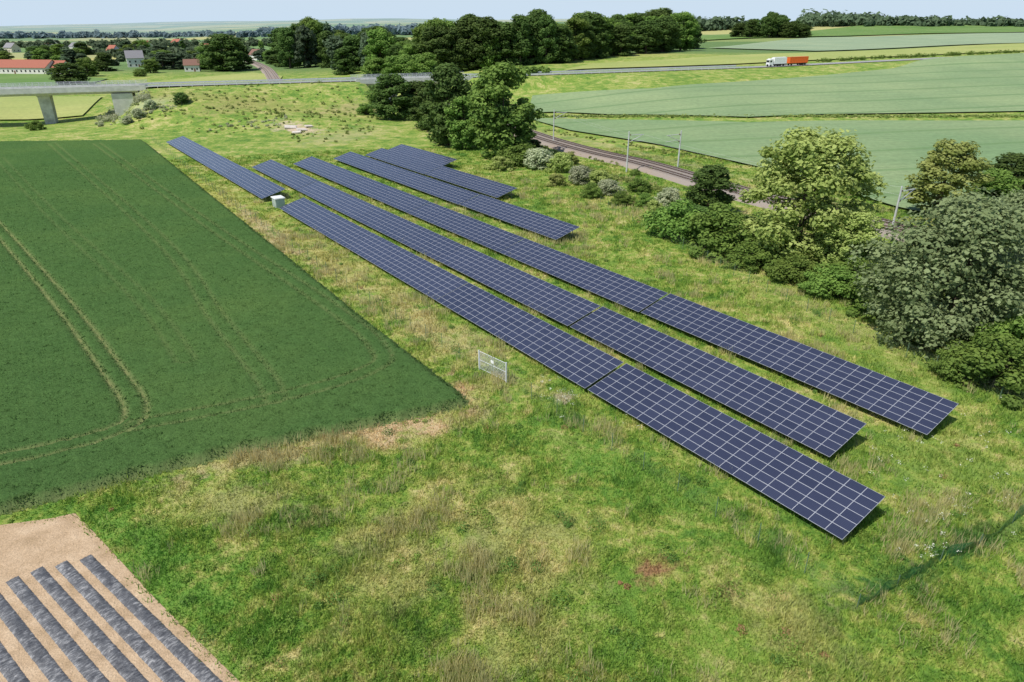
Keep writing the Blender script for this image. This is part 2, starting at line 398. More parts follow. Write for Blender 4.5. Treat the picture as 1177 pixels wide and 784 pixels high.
drape("field",[RP(300,345),RP(520,350),RP(900,330),RP(1300,500),RP(900,650),RP(500,560)],24,1.0,F_GRN,"distant green field on the hill")

# wheat field
wp=[G(*p) for p in [(165,163),(250,232),(340,305),(430,378),(500,432),(536,462),(515,472),(440,488),(340,508),(240,530),(120,560),(0,592)]]
wp=smoothline(wp,6); wp+= [(-60,24),(-130,60),(-190,196)]+[G(0,166)[:2]]
g=.32; gx=np.arange(-150,2,g); gy=np.arange(28,205,g); X,Y=np.meshgrid(gx,gy)
X=X+rng.normal(0,.03,X.shape); Y=Y+rng.normal(0,.03,Y.shape)
vis=(np.abs(X)/(Y*CP+H*SP)<.80)
ins=inpoly(X,Y,wp)&vis; de=dpoly(X,Y,wp,True)+.22*np.sin(X*1.9+np.sin(Y*2.3))*np.sin(Y*1.7)
trams=[smoothline([G(*p) for p in L],8) for L in (
  [(-40,225),(0,268),(70,350),(130,430),(158,475),(140,500),(60,524),(0,536)],
  [(60,168),(180,275),(250,370),(305,440),(318,466)],
  [(112,168),(240,262),(380,358),(437,408),(425,432),(330,462),(160,496)],
  [(0,185),(60,250),(160,345),(215,420)])]
TA=(.85,.32,.40,.2)
tr=np.zeros(X.shape)
for k,t in enumerate(trams):
    d=dpoly(X,Y,t,False)
    tr=np.maximum(tr,TA[k]*np.exp(-((d-.85)/.18)**2))
Z=.05+.7*ss(0,.6,de)*(1-.6*tr)+rng.normal(0,.04,X.shape)
Z=np.where(ins,Z,0.02)
idx=np.arange(X.size).reshape(X.shape); F=np.stack([idx[:-1,:-1],idx[:-1,1:],idx[1:,1:],idx[1:,:-1]],-1).reshape(-1,4)
keep=ins.ravel()[F].any(1); F=F[keep]
us,inv=np.unique(F,return_inverse=True); F=inv.reshape(F.shape)
V=np.stack([X.ravel(),Y.ravel(),Z.ravel()],-1)[us]
edge=(1-ss(0,.7,de))*.4
top(link("wheat_field",mesh_np("wheat_field",V,F,M_WHEAT,var=np.maximum(tr*.85,edge).ravel()[us],smooth=True)),"dark green wheat field with curved tractor tramlines",kind="structure")

# soil field with film rows
sp=[G(*p)[:2] for p in [(-90,622),(0,604),(60,596),(86,590),(110,614),(180,690),(290,798)]]+[(-15,12),(-40,12)]
drape("soil",[(x,y) for x,y in sp],1.,.03,M_SOIL,"bare sandy brown soil beside the meadow")
a=np.array(G(98,641)[:2]); b=np.array(G(243,784)[:2]); dr=(b-a)/np.linalg.norm(b-a); nr=np.array([-dr[1],dr[0]])
for (u,v) in [(98,641),(70,648),(42,655),(14,666),(-15,676),(-46,690)]:
    o=np.array(G(u,v)[:2]); L=18; ns=160; V=[];n=9
    for k in range(ns):
        c_=o+dr*(L*k/(ns-1)); wv=.33+.03*random.random()
        for j in range(n):
            t=j/(n-1)*2-1; z=.035+.075*(1-abs(t)**4)*min(1,k/3+.15)+random.uniform(-.018,.018)*(1-abs(t)**4)
            V.append((c_[0]+nr[0]*t*wv,c_[1]+nr[1]*t*wv,z))
    F=[(k*n+j,k*n+j+1,(k+1)*n+j+1,(k+1)*n+j) for k in range(ns-1) for j in range(n-1)]
    top(link("film_covered_row",mesh_np("film_covered_row",V,F,M_FILM,smooth=True)),"long soil ridge covered with wrinkled dark grey film","crop row","film covered rows on bare soil")

# ------------------------------------------------------------------ road, bridges
def ribbon(s0,s1,d0,d1,off,step=6):
    n=int((s1-s0)/step)+1; S=np.linspace(s0,s1,n); V=[]
    for s in S:
        for d in (d0,d1):
            x,y=RP(s,d); V.append((x,y,float(roadz(s))+off))
    return V,[(2*k,2*k+2,2*k+3,2*k+1) for k in range(n-1)]
V,F=ribbon(-420,900,-4.8,4.8,.15)
top(link("road",mesh_np("road",V,F,M_ASPH)),"grey two lane country road on an embankment",kind="structure")
V=[];F=[]
for d0,d1 in((-4.4,-4.2),(4.2,4.4)):
    v,f=ribbon(-420,900,d0,d1,.165); b=len(V); V+=v; F+=[tuple(i+b for i in q) for q in f]
s=-300
while s<500:
    v,f=ribbon(s,s+4,-.08,.08,.165,4); b=len(V); V+=v; F+=[tuple(i+b for i in q) for q in f]; s+=12
top(link("road_marking",mesh_np("road_marking",V,F,M_PAINT)),"white painted lines on the grey road",kind="structure")
ang=math.atan2(EY,EX)
def bridge(s0,s1,piers,label,abut,aw=2.4):
    e=bpy.data.objects.new("road_bridge",None); COL.objects.link(e); x,y=RP((s0+s1)/2); zb=float(terr(x,y)); e.location=(x,y,zb); e.rotation_euler=(0,0,ang)
    top(e,label,"bridge"); L=s1-s0; zt=9.12-zb; 
    g=Geo(); g.box((0,0,zt-.75),(L,11.2,1.4)); g.box((0,0,zt-1.75),(L,7.,.6)); link("deck",g.mesh("deck",M_CONC),e)
    for sgn in(-1,1):
        g=Geo(); g.box((0,sgn*5.85,zt-.2),(L+6,.5,1.8)); link("parapet",g.mesh("parapet",M_CONC),e)
        g=Geo()
        for zz in(1.0,1.4,1.8): g.box((0,sgn*5.8,zt+zz),(L+6,.10,.12))
        for k in range(int(L/2)+1): g.box((-L/2+k*2,sgn*5.8,zt+1.25),(.12,.08,1.2))
        link("railing",g.mesh("railing",M_GALV),e)
    for sp_ in piers:
        X=sp_-(s0+s1)/2; px,py=RP(sp_); gz=float(terr(px,py))-zb-.5; h=zt-2.05-gz
        g=Geo(); g.box((X,0,gz+h/2),(3.4,4.6,h),taper=1.15); g.box((X,0,zt-2.2),(4.4,6.,.3))
        link("pier",g.mesh("pier",M_CONCD),e)
    for X in abut:
        g=Geo(); g.box((X-(s0+s1)/2,0,zt/2-2.6),(aw,11.16,zt+1.2))
        link("abutment",g.mesh("abutment",M_CONC),e)
bridge(-330,-153,[-184,-222,-262],"long concrete road bridge on grey piers",[-158.5],7.)
bridge(-69,-24,[-56,-36],"short concrete road bridge over the railway",[-68,-25])
def guard(s0,s1,d):
    e=bpy.data.objects.new("guardrail",None); COL.objects.link(e); x,y=RP(s0,d); e.location=(x,y,float(roadz(s0)))
    n=int((s1-s0)/8)+1; V=[];F=[]
    for k in range(n+1):
        s=s0+(s1-s0)*k/n; px,py=RP(s,d); z=float(roadz(s))-e.location.z
        for dz in(.42,.68,.98): V.append((px-x+(0.06 if dz==.68 else 0)*-EY,py-y,z+dz))
    for k in range(n): 
        for j in range(2): F.append((3*k+j,3*k+3+j,3*k+4+j,3*k+1+j))
    link("rail_beam",mesh_np("rail_beam",V,F,M_GALV),e)
    g=Geo(); s=s0
    while s<s1: 
        px,py=RP(s,d); g.box((px-x,py-y,float(roadz(s))-e.location.z+.3),(.12,.12,1.05)); s+=4
    o=link("guardrail_post",g.mesh("guardrail_post",M_GALV),e); o["kind"]="stuff"
    top(e,"galvanised steel guardrail along the grey road","guardrail","guardrails along the road")
for s0,s1 in((-150,-70),(-22,60),(60,130)):
    for d in(-5.6,5.6): guard(s0,s1,d)

# truck
def truck():
    e=bpy.data.objects.new("truck",None); COL.objects.link(e); s=157; x,y=RP(s,-1.9); e.location=(x,y,float(roadz(s))+.16); e.rotation_euler=(0,-.017,ang)
    top(e,"white truck pulling an orange trailer on the country road","truck")
    g=Geo(); g.box((-11.6,0,2.1),(2.6,2.5,2.9)); g.box((-11.4,0,3.65),(2.0,2.3,.35),taper=.8); link("cab",g.mesh("cab",M_WHITE),e)
    g=Geo(); g.box((-12.93,0,2.6),(.06,2.2,1.0)); link("windscreen",g.mesh("windscreen",M_DGLASS),e)
    for sg in(-1,1):
        g=Geo(); g.box((-11.9,sg*1.27,2.6),(1.2,.05,.8)); link("side_window",g.mesh("side_window",M_DGLASS),e)
    g=Geo(); g.box((-5.6,0,2.75),(8.4,2.5,3.1),taper=.96); g.box((-5.6,0,4.35),(7.4,.9,.2)); link("white_body",g.mesh("white_body",M_WHITE),e)
    g=Geo(); g.box((-6.8,0,.85),(12.6,1.1,.5)); g.box((7,0,.95),(12.2,1.1,.5)); link("chassis",g.mesh("chassis",M_BLACK),e)
    g=Geo(); g.box((6.8,0,2.65),(12.4,2.5,2.9)); g.box((6.8,0,4.15),(12.6,2.6,.14))
    for k in range(11): 
        for sg in(-1,1): g.box((1.2+k*1.12,sg*1.29,2.65),(.12,.08,2.8))
    link("orange_trailer",g.mesh("orange_trailer",M_ORANGE),e)
    g=Geo(); g.tube([(0,-.16,0),(0,.16,0)],.5,16); me=g.mesh("wheel",M_TYRE)
    for X in(-11.8,-7,-5.6,-3.4,2,8.4,9.8,11.2):
        for sg in(-1,1): link("wheel",me,e,(X,sg*1.1,.5))
truck()

# ------------------------------------------------------------------ railway
rp=[G(1010,262),G(860,226),G(740,191),G(640,166)]
rp=[(rp[0][0]+(rp[0][0]-rp[1][0])*1.6,rp[0][1]+(rp[0][1]-rp[1][1])*1.6)]+[p[:2] for p in rp]+[(-42,316)]+[G(345,93)[:2],G(305,79)[:2],G(285,70)[:2]]
rl=np.array(smoothline(rp,16)); tg=np.gradient(rl,axis=0); tg/=np.linalg.norm(tg,axis=1)[:,None]; nm_=np.stack([-tg[:,1],tg[:,0]],-1)
rz_=terr(rl[:,0],rl[:,1]); rz_=np.minimum(rz_,1.0)
def rrib(offs,zs):
    V=[];k=len(offs)
    for j in range(len(rl)):
        for o,z in zip(offs,zs): V.append((rl[j,0]+nm_[j,0]*o,rl[j,1]+nm_[j,1]*o,rz_[j]+z))
    F=[(j*k+i,j*k+i+1,(j+1)*k+i+1,(j+1)*k+i) for j in range(len(rl)-1) for i in range(k-1)]
    return V,F
V,F=rrib([-4.8,-3.7,3.7,4.8],[-.1,.72,.72,-.1])
top(link("railway_ballast",mesh_np("railway_ballast",V,F,M_BALLAST)),"pale brown gravel ballast bed of the railway",kind="structure")
LL=np.concatenate([[0],np.cumsum(np.linalg.norm(np.diff(rl,axis=0),axis=1))])
for tk in(-1.8,1.8):
    e=bpy.data.objects.new("railway_track",None); COL.objects.link(e)
    top(e,"railway track with rusty rails on concrete sleepers","railway track","railway tracks"); e["kind"]="structure"
    for r in(-.72,.72):
        V,F=rrib([tk+r-.10,tk+r-.09,tk+r+.09,tk+r+.10],[.8,.99,.99,.8]); link("rail",mesh_np("rail",V,F,M_RAIL),e)
    g=Geo()
    for s in np.arange(0,260,.9):
        x=np.interp(s,LL,rl[:,0]);y=np.interp(s,LL,rl[:,1]);j=min(int(np.searchsorted(LL,s)),len(rl)-1)
        nx_,ny_=nm_[j]; z=float(rz_[j]); g.box((x+nx_*tk,y+ny_*tk,z+.75),(2.3,.26,.12),rz=math.atan2(ny_,nx_))
    o=link("sleeper",g.mesh("sleeper",M_SLEEP),e); o["kind"]="stuff"
mast_pts=[]
def mast(u,vb,vt):
    x,y,z=G(u,vb); h=topz(y,vt)-z; h=max(6.5,min(h,10.5))
    j=int(np.argmin(np.hypot(rl[:,0]-x,rl[:,1]-y))); nx_,ny_=nm_[j]
    v=(rl[j]-np.array([x,y])); sg=1 if v@nm_[j]>0 else -1
    e=bpy.data.objects.new("catenary_mast",None); COL.objects.link(e); e.location=(x,y,z); e.rotation_euler=(0,0,math.atan2(ny_*sg,nx_*sg))
    top(e,"grey railway mast with cantilever arm beside the tracks","railway mast","catenary masts along the railway")
    g=Geo(); g.tube([(0,0,-.2),(0,0,h)],[.19,.13],8); link("pole",g.mesh("pole",M_MAST),e)
    a=4.; g=Geo(); g.tube([(0,0,h-.8),(a,0,h-.9)],.07,6); g.tube([(0,0,h-2.4),(a-.4,0,h-.95)],.07,6); g.tube([(.6,0,h-2.1),(a+.2,0,h-2.3)],.05,6)
    link("cantilever_arm",g.mesh("cantilever_arm",M_MAST),e)
    g=Geo()
    for zz in(h-.8,h-2.35): g.tube([(.15,0,zz),(.3,0,zz),(.45,0,zz),(.6,0,zz)],[.06,.13,.13,.06],8)
    link("insulator",g.mesh("insulator",M_INS),e)
    mast_pts.append((x+nx_*sg*a,y+ny_*sg*a,z+h-.9,sg))
mast(720,198,151); mast(779,192,150); mast(1024,268,214); mast(636,166,126)
for sg in(-1,1):
    pts=sorted([p for p in mast_pts if p[3]==sg],key=lambda p:p[1])
    if len(pts)<2: continue
    for a,b in zip(pts[:-1],pts[1:]):
        g=Geo(); 
        for dz,sag in((0,1.0),(-1.4,.1)):
            pl=[(a[0]+(b[0]-a[0])*t,a[1]+(b[1]-a[1])*t,a[2]+(b[2]-a[2])*t+dz-4*sag*t*(1-t)) for t in np.linspace(0,1,9)]
            g.tube(pl,.011,4)
        top(link("overhead_wire",g.mesh("overhead_wire",M_MAST)),"thin overhead contact wire above the railway tracks","overhead wire","overhead railway wires")

# ------------------------------------------------------------------ solar tables
D=np.array([-.5845,.8114]); TL=math.radians(15); NR=6; MW,MH=1.2,.80; ZL=.72
def module_geo(g,uvs,ox,oy,M):
    fw=.017; w,h=MW-.010,MH-.010
    def T(x,y,z): v=M@Vector((ox+x,oy+y,z)); return (v.x,v.y,v.z)
    b=len(g.v); z0=-.035
    o=[(0,0),(w,0),(w,h),(0,h)]; i_=[(fw,fw),(w-fw,fw),(w-fw,h-fw),(fw,h-fw)]
    for p in o: g.v.append(T(*p,0))
    for p in i_: g.v.append(T(*p,0))
    for p in o: g.v.append(T(*p,z0))
    for k in range(4):
        j=(k+1)%4
        g.f.append([b+k,b+j,b+4+j,b+4+k]); g.m.append(1); uvs.append([(0,0)]*4)
        g.f.append([b+8+k,b+8+j,b+j,b+k]); g.m.append(1); uvs.append([(0,0)]*4)
    b2=len(g.v)
    for p in i_: g.v.append(T(*p,-.004))
    g.f.append([b2,b2+1,b2+2,b2+3]); g.m.append(0); uvs.append([(0,0),(1,0),(1,1),(0,1)])
    g.f.append([b+11,b+10,b+9,b+8]); g.m.append(1); uvs.append([(0,0)]*4)
def withuv(me,uvs):
    l=me.uv_layers.new(name="UVMap"); l.data.foreach_set("uv",[c for f in uvs for p in f for c in p]); return me
g=Geo(); uu=[]; module_geo(g,uu,0,0,Matrix.Identity(4)); ME_MOD=withuv(g.mesh("solar_module",[M_GLASS,M_ALU]),uu)
def legmesh(h,n): 
    g=Geo(); g.box((0,0,h/2-.15),(.09,.07,h+.3)); return g.mesh(n,M_STEEL)
YF,YB=.9,3.9
HF,HB=ZL+YF*math.tan(TL)-.12,ZL+YB*math.tan(TL)-.12
ME_LF=legmesh(HF,"front_leg"); ME_LB=legmesh(HB,"rear_leg")
cache={}
RT=Matrix.Rotation(TL,4,'X')
def modmesh(n0,n1):
    if ('m',n0,n1) not in cache:
        g=Geo(); uu=[]; M=Matrix.Translation((0,0,ZL))@RT
        for i in range(n0,n1):
            for j in range(NR): module_geo(g,uu,i*MW,j*MH,M)
        cache['m',n0,n1]=withuv(g.mesh("solar_modules",[M_GLASS,M_ALU]),uu)
    return cache['m',n0,n1]
def table(near,n,ind,label,dz=0):
    L=n*MW; o=np.array(near)+D*L
    e=bpy.data.objects.new("solar_table",None); COL.objects.link(e); e.location=(o[0],o[1],dz); e.rotation_euler=(0,0,math.atan2(-D[1],-D[0]))
    top(e,label,"solar panels","rows of solar tables in the meadow")
    if ind:
        for i in range(n-16,n):
            for j in range(NR):
                p=RT@Vector((i*MW,j*MH,0)); link("solar_module",ME_MOD,e,(p.x,p.y,p.z+ZL),(TL+random.gauss(0,.004),random.gauss(0,.003),0))
        o_=link("solar_module",modmesh(0,n-16),e); o_["kind"]="stuff"
    else: link("panel_surface",modmesh(0,n),e)
    if ('f',n) not in cache:
        g=Geo()
        for j in range(4):
            for f in(.25,.75):
                y=(j+f)*1.2; p=RT@Vector((L/2,y,-.09)); g.box((p.x,p.y,p.z+ZL),(L-.1,.05,.08))
        cache['f',n]=g.mesh("purlin",M_STEEL)
        g=Geo(); k=max(2,int(L/3.4)); xs_=[.8+(L-1.6)*i/(k-1) for i in range(k)]
        for x in xs_:
            p0=RT@Vector((x,.1,-.17)); p1=RT@Vector((x,4.7,-.17)); g.tube([(x,p0.y,p0.z+ZL),(x,p1.y,p1.z+ZL)],.05,4)
            g.tube([(x,YB-.02,.5),(x,YF+1.2,HF+.25)],.03,4)
        cache['r',n]=(g.mesh("rafter",M_STEEL),xs_)
    link("purlin",cache['f',n],e); me,xs_=cache['r',n]; link("rafter",me,e)
    for x in xs_:
        link("leg",ME_LF,e,(x,YF,0)); link("leg",ME_LB,e,(x,YB,0))
rowsd=[((20.5,34.0),[20,22,22,24]),((23.5,43.0),[25,23,23,23,24]),((32.5,46.1),[26,23,23,23,24]),
 ((6.4,100),[23,23,25]),((-3,127.6),[23,25]),((-16.6,158),[23]),((-46.8,126.8),[23,23,24])]
for near,seg in rowsd:
    p=np.array(near,float)-D*.4
    for k,n in enumerate(seg):
        dist=np.hypot(*p)
        table(p,n,dist<60,"long tilted table of dark blue solar panels over grass",dz=random.uniform(-.03,.04)-(.06 if k else 0))
        p=p+D*(n*MW+(.35 if k==0 else .1))

# transformer station
e=bpy.data.objects.new("transformer_station",None); COL.objects.link(e); x,y,z=G(321,238); e.location=(x,y,z); e.rotation_euler=(0,0,-.95)
top(e,"small pale green transformer cabin with flat white roof","transformer station")
g=Geo(); g.box((0,0,.85),(2.1,1.6,1.7)); link("wall",g.mesh("wall",M_GREENBOX),e)
g=Geo(); g.box((0,0,1.78),(2.4,1.9,.16),taper=.96); link("roof",g.mesh("roof",M_LID),e)
for k in(-.5,.5):
    g=Geo(); g.box((k,-.82,.85),(.9,.05,1.45)); 
    for zz in range(6): g.box((k,-.86,.35+.1*zz),(.6,.03,.05))
    link("door",g.mesh("door",M_DOOR),e)

# gate
xa,ya,_=G(551,425); xb,yb,_=G(582,440)
e=bpy.data.objects.new("metal_gate",None); COL.objects.link(e); e.location=(xa,ya,0); e.rotation_euler=(0,0,math.atan2(yb-ya,xb-xa)); Lg=math.hypot(xb-xa,yb-ya)
top(e,"galvanised steel double gate standing at the meadow fence","gate")
for x in(0,Lg):
    g=Geo(); g.box((x,0,1.0),(.10,.10,2.2)); link("post",g.mesh("post",M_GALV),e)
for k in(0,1):
    x0=.1+k*Lg/2; x1=x0+Lg/2-.15; g=Geo()
    for zz in(.2,1.1,2.0): g.tube([(x0,0,zz),(x1,0,zz)],.025,6)
    for xx in(x0,x1): g.tube([(xx,0,.2),(xx,0,2.0)],.025,6)
    for i in range(1,16): g.tube([(x0+(x1-x0)*i/16,0,.2),(x0+(x1-x0)*i/16,0,2.0)],.008,4)
    for i in range(1,12): g.tube([(x0,0,.2+i*.15),(x1,0,.2+i*.15)],.006,4)
    link("gate_leaf",g.mesh("gate_leaf",M_GALV),e)
g=Geo(); g.box((Lg*.5,-.03,1.5),(.4,.015,.3)); link("notice_plate",g.mesh("notice_plate",M_WHITE),e)
def fence(pts,label,net=M_WIRE,hh=1.6,step=3,sag=0):
    ln=[G(*p)[:2] for p in pts]
    e=bpy.data.objects.new("wire_fence",None); COL.objects.link(e); x0,y0=ln[0]; e.location=(x0,y0,0); top(e,label,"fence")
    mp=Geo(); mp.tube([(0,0,-.1),(0,0,hh+.05)],.028,6); mep=mp.mesh("post",M_GPOST); V=[];F=[];uv=[]
    for a,b in zip(ln[:-1],ln[1:]):
        L=math.hypot(b[0]-a[0],b[1]-a[1]); n=max(1,int(L/step)); h0=hh; o0=(0,0)
        for k in range(n):
            q0=[a[i]+(b[i]-a[i])*k/n for i in(0,1)]; q1=[a[i]+(b[i]-a[i])*(k+1)/n for i in(0,1)]
            z0=float(terr(*q0)); z1=float(terr(*q1))
            h1=hh*(1-sag*random.random()); o1=(random.uniform(-.5,.5)*sag,random.uniform(-.5,.5)*sag)
            if sag==0 or k%4==0: link("post",mep,e,(q0[0]-x0,q0[1]-y0,z0))
            c=len(V)
            V+=[(q0[0]-x0,q0[1]-y0,z0+.02),(q1[0]-x0,q1[1]-y0,z1+.02),(q1[0]-x0+o1[0],q1[1]-y0+o1[1],z1+h1),(q0[0]-x0+o0[0],q0[1]-y0+o0[1],z0+h0)]
            h0,o0=h1,o1
            F.append((c,c+1,c+2,c+3)); uv.append([(0,0),(1,0),(1,1),(0,1)])
    link("wire_netting",withuv(mesh_np("wire_netting",V,F,net),uv),e)
fence([(175,162),(262,232),(345,293),(440,360),(549,424)],"thin green wire fence between wheat field and solar park")
fence([(584,441),(640,478),(985,698)],"thin green wire fence across the rough meadow")
fence([(690,236),(860,326),(1010,398),(1190,478)],"thin green wire fence along the foot of the shrubs")
fence([(985,698),(1030,676),(1080,646),(1125,628),(1190,583)],"sagging green net fence overgrown with grass",M_NET,.95,1.,.5)

# concrete slabs
for k,(u,v,a_,L_) in enumerate([(334,147,.3,3.6),(347,150,.5,3.0),(341,153,.2,2.6),(355,146,.6,2.2)]):
    x,y,z=G(u,v); g=Geo(); g.box((0,0,0),(L_,L_*.75,.3),taper=.99)
    o=link("concrete_slab",g.mesh("concrete_slab",M_SLAB),None,(x,y,z+.3),(random.uniform(.05,.2),random.uniform(-.1,.1),a_))
    top(o,"flat pale concrete slab on bare embankment soil","slab","concrete slabs on the embankment")

# ------------------------------------------------------------------ foliage
def leafquads(cent,rad,n,size):
    k=rng.integers(0,len(cent),n); c=cent[k]; r=rad[k]
    d=rng.normal(size=(n,3)); d/=np.linalg.norm(d,axis=1)[:,None]
    rr=rng.uniform(.3,1.0,n)**.6*1.12+rng.exponential(.06,n)
    p=c+d*r*rr[:,None]
    nn=d*.9+rng.normal(0,.45,(n,3)); nn[:,2]+=.45; nn/=np.linalg.norm(nn,axis=1)[:,None]
    a=np.cross(nn,rng.normal(size=(n,3))); a/=np.linalg.norm(a,axis=1)[:,None]+1e-9; b=np.cross(nn,a)
    s=(size*rng.uniform(.5,1.3,n))[:,None]
    V=np.stack([p-a*s-b*s*.5,p+a*s*.2-b*s*.7,p+a*s+b*s*.3,p-a*s*.1+b*s*.8],1).reshape(-1,3)
    F=np.arange(4*n).reshape(n,4)
    cv=rng.uniform(0,1,len(cent))[k]
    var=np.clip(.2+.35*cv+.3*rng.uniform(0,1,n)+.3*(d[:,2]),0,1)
    return V,F,np.repeat(var,4)
def crown_clumps(Hc,z0,R,n,shape,cr):
    C=[];r=[]
    for _ in range(n):
        t=random.random()**.9
        if shape=='round': e=math.sin(math.pi*min(1,max(.02,t*.86+.12)))**.45
        elif shape=='tall': e=(math.sin(math.pi*(t*.8+.15)))**.5*(1-.3*t)
        else: e=math.sqrt(max(0,1-t*t))*.95+.05
        rr=R*e*math.sqrt(random.uniform(.15,1))*(.72+.28*random.random()); a=random.uniform(0,6.283)
        c=R*cr*random.uniform(.5,1.35)
        C.append((rr*math.cos(a),rr*math.sin(a),z0+t*(Hc-z0))); r.append((c,c,c*.8))
    return np.array(C),np.array(r)
PROTO={}
def proto(key,Ht,R,z0,ncl,nl,ls,shape,cr,mat):
    C,r=crown_clumps(Ht*.93,z0,R*.85,ncl,shape,cr)
    V,F,var=leafquads(C,r,nl,ls)
    top_=V[:,2].max(); V[:,2]=np.maximum(V[:,2],.02); 
    k=np.percentile(np.hypot(V[:,0],V[:,1]),98)/R; V[:,:2]/=k; V[:,2]*=Ht/top_
    me=mesh_np("crown",V,F,mat,var=var)
    g=Geo(); tr=max(.12,Ht*.022)
    bx,by=random.uniform(-.3,.3),random.uniform(-.3,.3); zt=z0+(Ht-z0)*.55
    P_=[(0,0,-.3),(bx*.3,by*.3,zt*.3),(bx,by,zt*.65),(bx*1.5,by*1.3,zt)]
    g.tube(P_,[tr*1.4,tr,tr*.75,tr*.3],8)
    for _ in range(9):
        c=random.choice(list(C)); t=random.uniform(.3,.8); s=Vector(P_[1]).lerp(Vector(P_[3]),t); c=Vector(c)
        m_=s.lerp(c,.5)+Vector((0,0,.3)); g.tube([s,m_,c],[tr*.4,tr*.28,tr*.1],5)
    PROTO[key]=(me,g.mesh("trunk",BARK),Ht,R)
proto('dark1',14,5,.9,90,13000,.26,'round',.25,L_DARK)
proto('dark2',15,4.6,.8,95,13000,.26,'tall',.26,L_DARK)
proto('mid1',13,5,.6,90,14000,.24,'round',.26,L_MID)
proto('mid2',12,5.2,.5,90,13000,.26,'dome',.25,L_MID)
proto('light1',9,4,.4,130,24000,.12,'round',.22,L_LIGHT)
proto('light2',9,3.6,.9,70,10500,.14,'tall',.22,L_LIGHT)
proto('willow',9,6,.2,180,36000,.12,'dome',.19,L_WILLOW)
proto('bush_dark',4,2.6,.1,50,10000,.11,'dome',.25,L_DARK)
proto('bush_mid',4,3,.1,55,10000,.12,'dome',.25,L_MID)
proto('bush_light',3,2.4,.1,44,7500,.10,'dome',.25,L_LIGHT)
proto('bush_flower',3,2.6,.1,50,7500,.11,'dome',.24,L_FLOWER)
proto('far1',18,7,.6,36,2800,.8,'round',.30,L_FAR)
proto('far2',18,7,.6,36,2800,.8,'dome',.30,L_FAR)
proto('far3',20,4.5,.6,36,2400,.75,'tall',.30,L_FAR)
LAB={'dark':("dark green broadleaf tree","tree"),'mid':("full green broadleaf tree","tree"),'light':("light green tree with airy crown","tree"),
 'willow':("large grey green willow shrub beside the meadow","shrub"),'bush':("","shrub"),'far':("distant hazy green tree near the village","tree")}
def plant_at(x,y,z,h,r,key,where="",group=None):
    me,tk,Ht,R=PROTO[key]; fam='bush' if key.startswith('bush') else key.rstrip('123')
    lab,cat=LAB[fam]
    if fam=='bush': lab={'bush_dark':"dense dark green shrub",'bush_mid':"dense green shrub",'bush_light':"light green shrub",'bush_flower':"shrub with creamy white blossom"}[key]+" in rough grass"
    e=bpy.data.objects.new("shrub" if cat=='shrub' else "tree",None); COL.objects.link(e); e.location=(x,y,z); e.rotation_euler=(0,0,random.uniform(0,6.28)); e.scale=(r/R,r/R*random.uniform(.93,1.07),h/Ht)
    top(e,(lab+" "+where).strip(),cat,group)
    link("crown",me,e); link("trunk",tk,e)
def tree(u,vb,vt,w,key,where="",group=None):
    x,y,z=G(u,vb); h=max(.8,topz(y,vt)-z); r=max(.5,w/2*depth(x,y,z)/FP)
    plant_at(x,y+r*.3,z,h,r,key,where,group=group)
W="beside the railway"
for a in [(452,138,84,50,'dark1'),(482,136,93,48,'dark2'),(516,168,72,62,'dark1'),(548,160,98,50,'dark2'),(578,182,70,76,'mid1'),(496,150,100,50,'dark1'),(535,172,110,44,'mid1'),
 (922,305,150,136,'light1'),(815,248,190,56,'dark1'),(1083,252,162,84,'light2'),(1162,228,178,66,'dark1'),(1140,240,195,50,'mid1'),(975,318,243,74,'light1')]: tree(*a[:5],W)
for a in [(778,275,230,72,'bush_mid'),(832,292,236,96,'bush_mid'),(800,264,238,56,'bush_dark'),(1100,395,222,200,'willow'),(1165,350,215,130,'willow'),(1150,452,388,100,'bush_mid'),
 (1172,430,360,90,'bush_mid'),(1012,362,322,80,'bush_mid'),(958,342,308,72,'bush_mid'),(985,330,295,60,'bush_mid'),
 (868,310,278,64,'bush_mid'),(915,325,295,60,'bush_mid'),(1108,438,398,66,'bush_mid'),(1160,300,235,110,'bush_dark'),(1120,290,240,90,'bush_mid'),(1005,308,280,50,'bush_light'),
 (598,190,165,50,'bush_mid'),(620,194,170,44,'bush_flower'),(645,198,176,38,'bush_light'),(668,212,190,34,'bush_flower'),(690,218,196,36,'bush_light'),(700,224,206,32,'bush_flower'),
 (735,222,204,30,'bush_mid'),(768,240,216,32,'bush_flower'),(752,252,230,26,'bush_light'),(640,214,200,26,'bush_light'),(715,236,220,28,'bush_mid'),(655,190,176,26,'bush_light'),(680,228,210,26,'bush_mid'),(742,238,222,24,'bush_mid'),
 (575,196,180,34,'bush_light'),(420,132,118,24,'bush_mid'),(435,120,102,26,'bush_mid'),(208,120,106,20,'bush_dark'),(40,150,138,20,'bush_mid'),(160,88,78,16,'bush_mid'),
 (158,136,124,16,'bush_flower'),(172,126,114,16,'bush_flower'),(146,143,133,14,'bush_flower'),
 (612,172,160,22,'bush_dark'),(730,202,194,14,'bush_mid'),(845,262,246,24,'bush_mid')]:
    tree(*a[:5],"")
GF="trees of the wood beyond the road"
for k in range(60):
    u=random.uniform(485,792); f=(u-485)/307
    vb=88-30*f-random.uniform(0,6); vt=np.interp(u,[485,500,540,580,610,650,700,745,775,795],[30,20,14,22,10,16,13,14,6,22])+random.uniform(-3,14)
    tree(u,vb,vt,random.uniform(28,48),random.choice(['dark1','dark2','dark1','mid1']),"at the wood edge",GF)
for a in [(462,100,62,44),(435,100,66,36),(490,102,60,40),(475,88,50,40)]: tree(*a,'mid1',"behind the road",GF)
